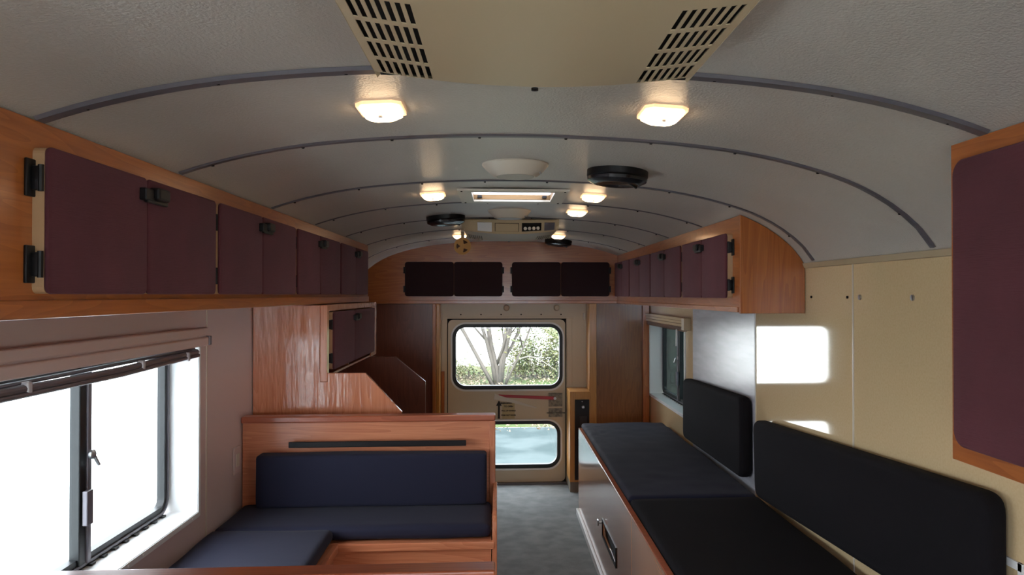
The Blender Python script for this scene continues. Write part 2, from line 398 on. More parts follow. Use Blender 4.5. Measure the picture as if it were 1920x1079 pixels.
# wall seams, trims
bm = bmesh.new()
for y in (2.49, 3.465): box(bm, 1.162, 1.166, y-.004, y+.004, .02, 1.672)
struct(obj('trim_1', bm, M['cream2']))
struct(obj('trim_2', PR([(1.165, 1.660), (1.158, 1.662), (1.150, 1.680), (1.165, 1.676)], 1, 1.52, 2.885), M['cream']))
struct(obj('trim_3', BX(1.1605, 1.1655, 3.469, 4.595, .02, 1.481), M['grey']), 'pale grey laminate panel on the right wall')
struct(obj('trim_4', BX(-1.165, -1.162, 2.875, 2.881, .02, 1.509), M['cream2']))
for k, (y, r) in enumerate(((2.12, .009), (2.44, .009), (2.53, .005), (2.83, .005))):
    bm = bmesh.new(); lathe(bm, [(.001, 1.160), (r, 1.1605), (r, 1.166), (.001, 1.166)], (0, y, 1.546), 0, 14)
    o = obj('wall_fitting', bm, M['alu' if r > .006 else 'hole']); tag(o, ['chrome stud in beige wall, nearer of the pair', 'chrome stud in beige wall, beside the panel seam', 'small dark screw hole just beyond the panel seam', 'small dark screw hole beside the plywood cabinet end'][k], 'screw', 'fixings in the beige wall')

# ------------------------------------------------------------------ roof ribs
def rib(n, y, x0, x1, wd=.03, th=.005, m=None):
    bm = bmesh.new(); N = 50; rows = []
    for i in range(N+1):
        x = x0+(x1-x0)*i/N; z = roof(x)-.0005; s = slope(x); nv = Vector((s, 0, -1)).normalized()
        p = Vector((x, y, z)); row = []
        for dy, t in ((-wd/2, 0), (-wd/2+.004, th), (wd/2-.004, th), (wd/2, 0)):
            row.append(bm.verts.new(p+Vector((0, dy, 0))+nv*t))
        rows.append(row)
    for a, b in zip(rows, rows[1:]):
        for k in range(3): bm.faces.new((a[k], a[k+1], b[k+1], b[k]))
    bm.faces.new(rows[0]); bm.faces.new(rows[-1][::-1])
    r = struct(obj('trim_%d' % (10+n), bm, m or M['steel'], smooth=False)); r['label'] = 'curved metal strip across the ceiling'
    bm = bmesh.new(); x = x0+.08
    while x < x1-.03:
        z = roof(x); box(bm, x-.004, x+.004, y+.005, y+.012, z-.008, z-.003, bev=.0015, seg=1); x += .235
    obj('rib_screw', bm, M['hole'], r)
rib(1, 1.40, -.897, .897, .034, .007)
rib(2, 2.00, -.897, 1.155, .026, .005)
rib(3, 2.79, -.897, 1.155, .026, .004)
rib(4, 3.44, -.897, .897, .022, .003); rib(5, 4.12, -.897, .897, .018, .003); rib(6, 4.80, -1.1, .897, .018, .003); rib(7, 5.46, -1.12, .897, .018, .003)
rib(8, .72, -.897, .897, .03, .005)

# ------------------------------------------------------------------ overhead cabinets
def cab_body(s, y0, y1, zb, root, xf=.9, xw=1.162, m=None, name='body'):
    N = 10; pts = [(s*xf, zb)]+[(s*(xf+(xw-xf)*i/N), roof(xf+(xw-xf)*i/N)-.004) for i in range(N+1)]+[(s*xw, zb)]
    return obj(name, PR(pts, 1, y0, y1), m or WY, root)
def hinge(parent, s, y, z, big=1.0):
    bm = bmesh.new(); x = s*.9; f = -s
    def X(a, b): p, q = x+f*a, x+f*b; return min(p, q), max(p, q)
    box(bm, *X(0, .006), y-.022*big, y+.004, z-.034*big, z+.034*big, bev=.002)
    box(bm, *X(.004, .02), y-.010*big, y+.004, z-.022*big, z+.022*big, bev=.003)
    tube(bm, [(x+f*.02, y-.006, z-.024*big), (x+f*.02, y-.006, z+.024*big)], .005, 8)
    h = obj('hinge', bm, M['black'], parent, auto=True)
    return h
def fabric_door(root, s, y0, y1, z0, z1, hinge_side, latch, m=None):
    """door leaf on a side cabinet: padded fabric face over a beige board"""
    m = m or M['maroon']
    a, b = sorted((s*.901, s*.879)); d = obj('door', PR(rrect(y0+.002, y1-.002, z0+.001, z1-.001, .012, 4), 0, a, b), M['backing'], root)
    a, b = sorted((s*.8795, s*.870)); obj('fabric_pad', PR(rrect(y0+.001, y1-.001, z0, z1, .014, 4), 0, a, b, bev=.004), m, d, auto=True)
    yh = y0-.001 if hinge_side < 0 else y1+.001
    for f in (.2, .78):
        hg = hinge(d, s, yh, z0+(z1-z0)*f)
        if hinge_side > 0:
            c = 2*(yh-sum((d.location.y, root.location.y)))
            for v in hg.data.vertices: v.co.y = c-v.co.y
            hg.data.flip_normals()
    if latch:
        yl = y1 if hinge_side < 0 else y0; bm = bmesh.new(); f = -s
        def X(p, q): return tuple(sorted((s*.87+f*p, s*.87+f*q)))
        e = 1 if hinge_side < 0 else -1
        def Y(p, q): return tuple(sorted((yl+e*p, yl+e*q)))
        box(bm, *X(-.001, .016), *Y(-.042, -.004), z1-.054, z1-.026, bev=.003)
        box(bm, *X(0, .026), *Y(.001, .060), z1-.050, z1-.020, bev=.006, seg=3); box(bm, *X(.004, .014), *Y(-.03, .075), z1-.058, z1-.044, bev=.003)
        obj('latch', bm, M['black'], d)
cabL = thing('overhead_cabinet', 'long orange wood overhead cabinet with mauve fabric doors along the left wall', 'cabinet', (-1.0, 3.06, 1.51))
cab_body(-1, 1.262, 4.82, 1.511, cabL)
obj('bottom_rail', BX(-.9, -.893, 1.264, 4.82, 1.511, 1.545, bev=.002), WY, cabL)
for y0, ys_, y1 in ((1.385, 1.763, 2.18), (2.21, 2.6, 3.02), (3.05, 3.425, 3.85), (3.88, 4.27, 4.66)):
    fabric_door(cabL, -1, y0, ys_, 1.556, 1.824, -1, True); fabric_door(cabL, -1, ys_+.002, y1, 1.556, 1.824, 1, False)
cabR = thing('overhead_cabinet', 'orange wood overhead cabinet with maroon fabric doors and plywood end on the right', 'cabinet', (1.0, 4.4, 1.48))
cab_body(1, 2.905, 5.94, 1.484, cabR)
def end_panel(root, s, ya, yb, zb, m):
    N = 14; pts = [(s*.898, zb)]+[(s*(.898+.264*i/N), roof(.898+.264*i/N)-.003) for i in range(N+1)]+[(s*1.162, zb)]
    obj('end_panel', PR(pts, 1, ya, yb, bev=.002), m, root)
end_panel(cabR, 1, 2.887, 2.905, 1.480, WZ)
obj('bottom_rail', BX(.893, .9, 2.91, 5.94, 1.484, 1.505, bev=.002), WY, cabR)
for y0, ys_, y1 in ((2.985, 3.35, 3.715), (3.75, 4.12, 4.495), (4.515, 4.86, 5.225), (5.25, 5.56, 5.90)):
    fabric_door(cabR, 1, y0, ys_, 1.541, 1.808, -1, True); fabric_door(cabR, 1, ys_+.002, y1, 1.541, 1.808, 1, False)
cabN = thing('wall_cabinet', 'deep orange wood wall cabinet with a large maroon fabric door, nearest on the right', 'cabinet', (1.0, 1.0, 1.208))
cab_body(1, .35, 1.514, 1.208, cabN)
d = obj('door', PR(rrect(.42, 1.462, 1.250, 1.826, .03, 6), 0, .882, .8995), M['backing'], cabN)
obj('fabric_pad', PR(rrect(.42, 1.464, 1.247, 1.829, .032, 6), 0, .868, .883, bev=.006, seg=3), M['maroon'], d, auto=True)
cabM = thing('wall_cabinet', 'edge of an orange wood wall cabinet at the far left, nearest the viewer', 'cabinet', (-1.0, .9, 1.39))
cab_body(-1, .4, 1.258, 1.39, cabM)
d = obj('door', PR(rrect(.46, 1.188, 1.44, 1.81, .02, 6), 0, -.8995, -.882), M['backing'], cabM)
obj('fabric_pad', PR(rrect(.46, 1.189, 1.438, 1.812, .022, 6), 0, -.882, -.87, bev=.004), M['maroon'], d, auto=True)
# small hanging cabinet under the left run
cabS = thing('hanging_cabinet', 'small wooden hanging cabinet with two mauve doors above the stepped partition', 'cabinet', (-1.0, 4.1, 1.16))
bm = bmesh.new(); 
box(bm, -1.162, -.9, 3.435, 3.455, 1.168, 1.507); box(bm, -1.162, -.9, 4.885, 4.905, 1.168, 1.507); box(bm, -1.162, -.9, 3.435, 4.905, 1.487, 1.507)
box(bm, -1.162, -.9, 3.435, 4.905, 1.212, 1.224); box(bm, -1.162, -.9, 3.435, 4.905, 1.166, 1.176); box(bm, -1.162, -.905, 4.06, 4.075, 1.17, 1.22); box(bm, -1.162, -1.15, 3.435, 4.905, 1.168, 1.507)
obj('body', bm, PY, cabS)
bm = bmesh.new(); box(bm, -.902, -.893, 3.432, 3.55, 1.168, 1.508); box(bm, -.902, -.885, 3.432, 4.82, 1.478, 1.5085, bev=.002); box(bm, -.902, -.893, 4.71, 4.9, 1.168, 1.508)
obj('face_frame', bm, PZ, cabS)
fabric_door(cabS, -1, 3.555, 4.06, 1.20, 1.474, -1, True); fabric_door(cabS, -1, 4.062, 4.70, 1.20, 1.474, 1, False)

obj('stile', BX(-.898, -.866, 3.390, 3.431, 1.160, 1.507, bev=.003), PZ, cabS)
cabS.location.x += .034
# ------------------------------------------------------------------ rear bulkhead: arch cabinet, posts and panels
bk = thing('rear_overhead_cabinet', 'arched orange wood cabinet with dark doors over the rear door', 'cabinet', (0, 6.0, 1.483))
obj('body', PR(section(-1.16, 1.16, 1.483, 40), 1, 5.955, 6.09), WX, bk)
obj('bottom_lip', BX(-1.15, .9, 5.944, 5.957, 1.483, 1.508, bev=.003), WX, bk)
for x0, x1, h in ((-.803, -.417, -1), (-.415, -.030, 1), (.046, .438, -1), (.440, .833, 1)):
    d = obj('door', PR(rrect(x0+.002, x1-.002, 1.543, 1.815, .02, 5), 1, 5.930, 5.955), M['backing'], bk)
    obj('fabric_pad', PR(rrect(x0, x1, 1.541, 1.817, .022, 5), 1, 5.922, 5.9305, bev=.004), M['plum'], d)
    xe = x0 if h < 0 else x1
    for z in (1.60, 1.75):
        bm = BX(xe-.012, xe+.012, 5.925, 5.956, z-.026, z+.026, bev=.003); box(bm, xe-.006, xe+.006, 5.916, 5.93, z-.018, z+.018, bev=.003)
        obj('hinge', bm, M['black'], d)
def W1(name, bm, m, label, cat, **k): return tag(obj(name, bm, m, **k), label, cat)
W1('corner_strip', BX(-.555, -.529, 5.925, 6.09, 0, 1.482, bev=.003), YZ, 'lit inner side of the left rear post, coloured pale yellow as a strip', 'trim')  # light on the post's inner side, put into a paler wood colour
W1('wooden_post', BX(-.583, -.556, 5.90, 6.09, 0, 1.482, bev=.003), WZ, 'tall orange wood post at the left of the rear door', 'post')
W1('wooden_post', BX(.663, .724, 5.90, 6.09, 0, 1.482, bev=.003), YZ, 'tall yellow wood post at the right of the rear door', 'post')
W1('bulkhead_wall', BX(-1.163, -.585, 5.97, 5.99, 0, 1.482), DZ, 'dark reddish wood panel filling the rear left corner', 'panel')
W1('bulkhead_wall', BX(.726, 1.105, 5.97, 5.99, 0, 1.482), BZ, 'brown wood panel between rear post and right window', 'panel')
W1('corner_strip', BX(1.107, 1.160, 5.935, 5.995, 0, 1.482, bev=.003), WZ, 'narrow wood strip in the rear right corner', 'trim')
# rear wall and door
DOOR = (-.474, .490, .012, 1.349)
struct(plate('wall_rear', rect(-1.165, 1.165, 0, 1.66), [rect(DOOR[0]-.008, DOOR[1]+.01, -.0, DOOR[3]+.008)], 1, 6.10, 6.16, M['door']))
struct(plate('trim_5', [(-1.165, 1.66), (1.165, 1.66)]+[(p[0], p[1]) for p in section(-1.165, 1.165, 1.66)[:-2][::-1]], [], 1, 6.10, 6.14, M['door']))
bm = bmesh.new(); box(bm, -.52, .56, 6.088, 6.099, 1.358, 1.372, bev=.002); box(bm, -.524, -.486, 6.092, 6.101, 0, 1.36, bev=.002); box(bm, .503, .545, 6.092, 6.101, 0, 1.36, bev=.002)
struct(obj('trim_6', bm, M['door']), 'cream metal frame round the rear door')
dr = thing('door_1', 'cream metal rear door with two rounded windows', 'door', (0, 6.12, 0)); del dr['category']; dr['kind'] = 'structure'
UW = rrect(-.412, .443, .808, 1.288, .085, 8); UO = rrect(-.440, .470, .778, 1.316, .11, 8)
LWn = rrect(-.412, .424, .158, .488, .085, 8); LO = rrect(-.440, .452, .128, .518, .11, 8)
plate('door_panel', rrect(*DOOR, .04, 6), [rrect(-.425, .456, .794, 1.302, .095, 8), rrect(-.425, .437, .144, .502, .095, 8)], 1, 6.108, 6.138, M['door'], dr)
bm = bmesh.new(); ring(bm, UO, 1, 6.096, 6.142, .030); obj('window_gasket', bm, M['rubber'], dr)
bm = bmesh.new(); ring(bm, LO, 1, 6.096, 6.142, .030); obj('window_gasket', bm, M['rubber'], dr)
bm = bmesh.new(); ring(bm, rrect(-.452, .482, .762, 1.328, .122, 8), 1, 6.092, 6.109, .014); obj('window_rim', bm, M['white'], dr)
bm = bmesh.new(); ring(bm, rrect(-.452, .464, .112, .530, .122, 8), 1, 6.092, 6.109, .014); obj('window_rim', bm, M['white'], dr)
obj('pane', PR(rrect(-.414, .445, .806, 1.290, .085, 6), 1, 6.118, 6.122), GL, dr); obj('pane', PR(rrect(-.414, .426, .156, .490, .085, 6), 1, 6.118, 6.122), GL, dr)
obj('door_seal', (lambda b: (ring(b, rect(DOOR[0]-.010, DOOR[1]+.011, .001, DOOR[3]+.009), 1, 6.142, 6.158, .03), b)[1])(bmesh.new()), M['hole'], dr)
obj('threshold', BX(-.48, .50, 6.06, 6.099, .0, .012, bev=.002), M['steel'], dr)
portal('portal', (.01, 6.19, 1.05), (-PI/2, 0, 0), .9, .52); portal('portal', (.01, 6.19, .32), (-PI/2, 0, 0), .9, .38)
# latch gear on the rear door
hd = thing('emergency_door_latch', 'emergency latch with red lever and steel plates on the rear door', 'latch', (.2, 6.1, .6))
bm = bmesh.new(); prism(bm, [(-.06, .716), (.405, .690), (.405, .716), (-.06, .738)], 1, 6.07, 6.078, bev=.002); obj('lever', bm, M['red'], hd)
bm = bmesh.new(); prism(bm, [(-.092, .738), (-.085, .742), (.255, .632), (.245, .624), (-.02, .688), (-.097, .700)], 1, 6.056, 6.062, bev=.001)
prism(bm, [(-.097, .700), (-.092, .744), (-.086, .744), (-.091, .700)], 1, 6.05, 6.09, bev=.001); obj('guard', bm, M['cream2'], hd)
bm = BX(.352, .466, 6.098, 6.104, .632, .742, bev=.001); box(bm, .35, .45, 6.084, 6.104, .732, .738, bev=.001)
for x in (.362, .456):
    for z in (.645, .735): tube(bm, [(x, 6.092, z), (x, 6.10, z)], .005, 8)
obj('plate', bm, M['plated'], hd)
bm = bmesh.new(); tube(bm, [(.402, 6.06, .703), (.402, 6.10, .703)], .012, 14); obj('pivot', bm, M['alu'], hd, auto=True)
for z in (.600, .562):
    bm = BX(.352, .466, 6.098, 6.103, z-.017, z+.017, bev=.001)
    for x in (.362, .41, .456): tube(bm, [(x, 6.093, z+.008), (x, 6.10, z+.008)], .004, 8)
    obj('bolt_plate', bm, M['plated'], hd)
bm = bmesh.new(); tube(bm, [(.335, 6.085, .581), (.49, 6.085, .581)], .006, 10); tube(bm, [(.38, 6.085, .581), (.38, 6.06, .572)], .004, 8)
obj('bolt', bm, M['plated'], hd, auto=True)
# sticker with arrow and words
st = thing('instruction_sticker', 'tan opening instructions with an upward arrow under the red lever', 'sticker', (0, 6.1, .53))
obj('backing', BX(-.030, .072, 6.1045, 6.108, .534, .668), M['tape'], st)
obj('arrow', PR([(-.066, .534), (-.049, .534), (-.049, .640), (-.034, .640), (-.0575, .684), (-.081, .640), (-.066, .640)], 1, 6.1055, 6.108), M['print'], st)
def text(s, x, z, size, y, m, parent):
    cu = bpy.data.curves.new('t', 'FONT'); cu.body = s; cu.size = size; cu.align_x = 'CENTER'; cu.align_y = 'CENTER'; cu.extrude = .0006; cu.offset = .0009
    o = bpy.data.objects.new('t', cu); C.objects.link(o); bpy.context.view_layer.update()
    me = bpy.data.meshes.new_from_object(o.evaluated_get(bpy.context.evaluated_depsgraph_get()))
    bpy.data.objects.remove(o); me.transform(Matrix.Translation((x, y, z)) @ Matrix.Rotation(PI/2, 4, 'X')); me.name = 'lettering'
    return link('lettering', me, m, parent)
for s, z, x in (('EMERGENCY', .661, .006), ('TO OPEN', .634, .022), ('PULL UP HANDLE', .599, .022), ('PUSH OUT DOOR', .562, .022)):
    text(s, x, z, .0145 if len(s) > 9 else .017, 6.104, M['print'], st)
# header fittings
for k, x in enumerate((.004, .418)):
    bm = bmesh.new(); lathe(bm, [(.001, -.03), (.018, -.028), (.026, -.012), (.026, 0), (.001, 0)], (x, 6.098, 1.447), 1, 16)
    W1('header_fitting', bm, M['door'], ['cream round knob over the rear door, left of the pair', 'cream round knob over the rear door, right of the pair'][k], 'knob', auto=True)
for k in range(6):
    x = -.37+k*.165; bm = bmesh.new(); lathe(bm, [(.001, -.004), (.005, -.003), (.006, 0), (.001, 0)], (x, 6.10, 1.392), 1, 8)
    tag(obj('header_screw', bm, M['hole']), 'small dark screw in the cream header above the rear door', 'screw', 'screws above the rear door')
for k in range(2):
    x = (-.545+.02, .655-.014)[k]; W1('catch', BX(x-.004, x+.010, 6.07, 6.099, 1.345, 1.405, bev=.003), M['cream2'], ['small ivory catch by the left post top', 'small ivory catch by the right post top'][k], 'catch')
bm = BX(-.526, -.500, 6.06, 6.098, 0, .93, bev=.003); W1('wood_strip', bm, WZ, 'short vertical wood strip left of the rear door', 'trim')
# extinguisher cupboard
ex = thing('wooden_cupboard', 'slim yellow wood cupboard with black front beside the rear door', 'cupboard', (.58, 5.95, 0))
obj('body', BX(.499, .661, 5.80, 6.087, .08, .791, bev=.003), YZ, ex)
obj('plinth', BX(.503, .640, 5.815, 6.08, 0, .079), mat('grey_plinth', L((120, 112, 100)), .6), ex)
ins = obj('front_insert', BX(.538, .652, 5.790, 5.801, .10, .730, bev=.003), M['black'], ex)
bm = bmesh.new(); lathe(bm, [(.001, -.012), (.010, -.012), (.014, -.004), (.014, 0), (.001, 0)], (.603, 5.790, .672), 1, 18); obj('lock', bm, M['alu'], ins, auto=True)
bm = bmesh.new(); lathe(bm, [(.001, -.004), (.005, -.003), (.005, 0), (.001, 0)], (.595, 5.790, .716), 1, 10); obj('screw', bm, M['alu'], ins)
obj('handle', BX(.546, .556, 5.778, 5.791, .28, .42, bev=.003), M['black'], ins)
obj('badge', BX(.575, .632, 5.7885, 5.7905, .50, .60, bev=.0008, seg=1), M['rubber'], ins)

# ------------------------------------------------------------------ stepped partitions and counter (left, beyond the booth)
def part_outline(x1, x2, zt, zs, ztop=None, xup=None):
    if ztop: return [(-1.162, 0), (x2, 0), (x2, zs), (x1, zt), (xup, zt), (xup, ztop), (-1.162, ztop)]
    return [(-1.162, 0), (x2, 0), (x2, zs), (x1, zt), (-1.162, zt)]
W1('stepped_partition', PR(part_outline(-.663, -.500, 1.200, 1.022, 1.507, -.866), 1, 3.40, 3.425, bev=.002), PV, 'glossy wooden partition with a sloping lower corner behind the booth', 'partition')
W1('stepped_partition', PR(part_outline(-.705, -.520, 1.164, 1.008), 1, 4.70, 4.722, bev=.002), DZ, 'dark reddish partition with a sloping corner, beyond the glossy one', 'partition')
ct = thing('kitchen_counter', 'low wooden counter between the two stepped partitions', 'counter', (-.85, 4.06, 0))
obj('body', BX(-1.162, -.56, 3.428, 4.697, 0, .74), PZ, ct); obj('worktop', BX(-1.162, -.54, 3.428, 4.697, .74, .77, bev=.004), M['grey'], ct)

# ------------------------------------------------------------------ booth
bt = thing('booth_bench', 'L-shaped wooden booth bench frame with tall back beside the left window', 'bench', (-.6, 3.1, 0))
obj('back_board', BX(-1.160, -.085, 3.265, 3.29, 0, 1.002), PX, bt)
obj('top_cap', BX(-1.162, -.074, 3.245, 3.31, 1.002, 1.030, bev=.006, seg=3), DX, bt)
obj('end_stile', BX(-.100, -.074, 3.25, 3.305, 0, 1.003, bev=.003), PZ, bt)
bar = obj('rail', BX(-.955, -.200, 3.222, 3.232, .900, .925, bev=.003), M['black'], bt)
for x in (-.93, -.575, -.23):
    bm = bmesh.new(); tube(bm, [(x, 3.23, .905), (x, 3.266, .905)], .006, 8); obj('rail_bracket', bm, M['black'], bar)
obj('seat_base', BX(-1.160, -.088, 2.885, 3.26, 0, .597), PX, bt)
obj('seat_rail', BX(-.672, -.075, 2.862, 2.886, .574, .604, bev=.004, seg=3), PX, bt)
arm = [(2.865, 0), (3.262, 0), (3.262, .735), (3.22, .722), (2.92, .706), (2.885, .698), (2.870, .676), (2.865, .64)]
obj('arm_panel', PR(arm, 0, -.084, -.066, bev=.003), PZ, bt)
obj('side_seat_base', BX(-1.160, -.690, 1.50, 2.882, 0, .597), PY, bt); obj('side_seat_rail', BX(-.69, -.668, 1.50, 2.862, .574, .604, bev=.004, seg=3), PY, bt)
def cushion(name, bm, m, label): return tag(obj(name, bm, m, smooth=True), label, "cushion")
cushion('booth_back_cushion', pillow(-.592, 3.205, .7695, .482, .040, .1085, .012, (0, .008, .003), .003), M['navy'], 'dark navy back cushion leaning on the wooden booth back')
cushion('booth_seat_cushion', pillow(-.622, 3.085, .629, .531, .175, .026, .022, (0, .004, .006), .003), M['navy'], 'dark navy seat cushion along the booth back')
cushion('side_seat_cushion', pillow(-.925, 2.205, .629, .232, .700, .026, .022, (.0, .0, .006), .003), M['navy'], 'dark navy seat cushion lying along the left window wall')
nb = thing('booth_divider', 'near wooden booth divider with a red-brown top rail, at the bottom edge', 'divider', (-.6, 1.44, 0))
obj('back_board', BX(-1.160, -.075, 1.427, 1.455, 0, 1.004), PX, nb)
obj('top_cap', BX(-1.162, -.066, 1.415, 1.468, 1.004, 1.030, bev=.005, seg=3), DX, nb)
obj('end_stile', BX(-.098, -.066, 1.418, 1.464, 0, 1.004, bev=.003), PZ, nb)
ol = thing('wall_outlet', 'flat cream socket plate low on the left wall beside the booth back', 'outlet', (-1.165, 2.98, .8))
obj('plate', BX(-1.1645, -1.158, 3.16, 3.235, .80, .915, bev=.003), M['lamL'], ol); obj('socket', BX(-1.159, -1.155, 3.18, 3.215, .83, .885, bev=.002), M['cream2'], ol)

# ------------------------------------------------------------------ right bench and cushions
bn = thing('storage_bench', 'long low wooden storage bench along the right wall', 'bench', (.8, 3.2, 0))
obj('body', BX(.525, 1.162, .9, 5.20, 0, .585), PY, bn)
FH = [rect(3.545, 3.995, .248, .330)]
plate('front_panel', rect(3.14, 5.22, .0, .606), FH, 0, .505, .524, BY, bn)
obj('front_panel', BX(.505, .524, .9, 3.134, 0, .606), BY, bn)
obj('lip', BX(.505, .530, .9, 5.22, .6062, .612, bev=.002), DX, bn)
hb = obj('hatch_door', BX(.5235, .5245, 3.545, 3.995, .248, .330), mat('dark_smoked_panel', L((48, 60, 66)), .6), bn)
bm = bmesh.new(); ring(bm, rect(3.535, 4.005, .240, .338), 0, .500, .506, .010); obj('hatch_frame', bm, M['black'], bn)
bm = bmesh.new(); tube(bm, [(.505, 4.03, .31), (.482, 4.03, .31)], .006, 10); box(bm, .478, .486, 4.015, 4.045, .295, .325, bev=.003); obj('knob', bm, M['alu'], bn)
obj('kick_strip', BX(.488, .505, .9, 5.225, 0, .045, bev=.003), M['white'], bn)
def rumple(p):
    k = max(0, 1-abs(p.x-.60)/.20)*max(0, min(1, (p.y-4.1)/.5))*(1 if p.y < 5.26 else .3)
    if p.z > .606: p.z += k*.007*abs(noise.noise(Vector((p.x*5+p.y*9, p.y*26-p.x*14, 0))))*2-k*.004
    p.x += .006*noise.noise(Vector((0, p.y*3, 1)))*max(0, 1-(p.x-.535)/.1)
    return p
cushion('bench_cushion', pillow(.835, 4.345, .606, .300, .985, .022, .02, (0, 0, .010), .004, n=60, wf=9, skew=rumple), M['navy'], 'dark navy cushion on the far half of the long bench')
cushion('bench_cushion', pillow(.835, 2.13, .606, .300, 1.222, .022, .02, (0, 0, .008), .003), M['dark'], 'near-black cushion on the near half of the long bench')
def cut(o4, r=.05, n=5):
    """round the corners of a quad outline"""
    out = []
    for i in range(4):
        p = Vector(o4[i]); a = (Vector(o4[i-1])-p).normalized(); b = (Vector(o4[(i+1) % 4])-p).normalized()
        for k in range(n+1):
            t = k/n; out.append(tuple(p+a*r*(1-t)**2+b*r*t**2))
    return out
def wall_cushion(q, x0, x1, label, m):
    o = obj('wall_cushion', PR(cut(q, .055), 0, x0, x1, bev=.022, seg=4), m, smooth=False, auto=True)
    return tag(o, label, 'cushion')
wall_cushion([(3.485, .670), (4.61, .655), (4.61, 1.030), (3.485, 1.062)], 1.095, 1.158, 'black backrest cushion on the pale grey panel, farther of the pair', M['dark'])
wall_cushion([(1.70, .72), (3.30, .640), (3.325, .985), (1.70, 1.078)], 1.095, 1.160, 'long black backrest cushion on the beige wall, nearer of the pair', M['dark'])
br = thing('wall_bracket', 'small white bracket on the wall at the near end of the cushion', 'bracket', (1.16, 1.7, .88))
bm = BX(1.158, 1.1645, 1.66, 1.76, .905, .925, bev=.001); box(bm, 1.158, 1.1645, 1.655, 1.675, .85, .925, bev=.001); obj('arm', bm, M['white'], br)
bm = bmesh.new(); lathe(bm, [(.001, 1.154), (.004, 1.155), (.004, 1.1585), (.001, 1.1585)], (0, 1.72, .915), 0, 8); obj('screw', bm, M['hole'], br)

# ------------------------------------------------------------------ blinds
bl = thing('window_blind', 'rolled blind hanging beneath a cream valance over the left window', 'blind', (-1.14, 2.2, 1.35))
bm = BX(-1.1645, -1.135, 1.60, 2.82, 1.404, 1.434, bev=.004); box(bm, -1.1645, -1.142, 1.60, 2.815, 1.398, 1.405); box(bm, -1.1645, -1.132, 1.60, 2.815, 1.366, 1.400, bev=.006, seg=3)
obj('valance', bm, M['lamL'], bl)
obj('end_bracket', BX(-1.1645, -1.128, 2.815, 2.835, 1.368, 1.402, bev=.003), M['steel'], bl)
bm = bmesh.new()
for dz, r in ((0, .010), (.013, .007)):
    tube(bm, [(-1.15+dz*.5, 1.62, 1.338-dz), (-1.15+dz*.5, 2.20, 1.333-dz+.004), (-1.155+dz*.5, 2.76, 1.348-dz)], r, 10)
tube(bm, [(-1.16, 1.64, 1.35), (-1.16, 2.75, 1.358)], .006, 8); obj('rolled_slats', bm, M['steel'], bl, auto=True)
bm = bmesh.new()
for y in (1.78, 2.33, 2.66): box(bm, -1.160, -1.138, y-.009, y+.009, 1.322, 1.354, bev=.004)
obj('clip', bm, mat('clear_plastic_clip', L((190, 186, 192)), .15), bl)
bl2 = thing('window_blind', 'slim raised blind with cream head box over the right window', 'blind', (1.14, 5.3, 1.32))
bm = BX(1.128, 1.1645, 4.66, 5.94, 1.385, 1.405, bev=.003); box(bm, 1.134, 1.1645, 4.72, 5.94, 1.364, 1.384, bev=.003); box(bm, 1.134, 1.1645, 4.72, 5.94, 1.343, 1.363, bev=.003)
obj('head_box', bm, M['lam'], bl2); obj('end_bracket', BX(1.118, 1.1645, 4.655, 4.72, 1.325, 1.404, bev=.003), M['cream'], bl2)
bm = bmesh.new()
for k in range(5): box(bm, 1.136, 1.160, 4.74, 5.92, 1.338-k*.006, 1.341-k*.006)
obj('slats', bm, BZ, bl2)
bm = bmesh.new(); tube(bm, [(1.13, 4.90, 1.325), (1.128, 4.90, 1.21)], .005, 8); obj('wand', bm, M['white'], bl2, auto=True)

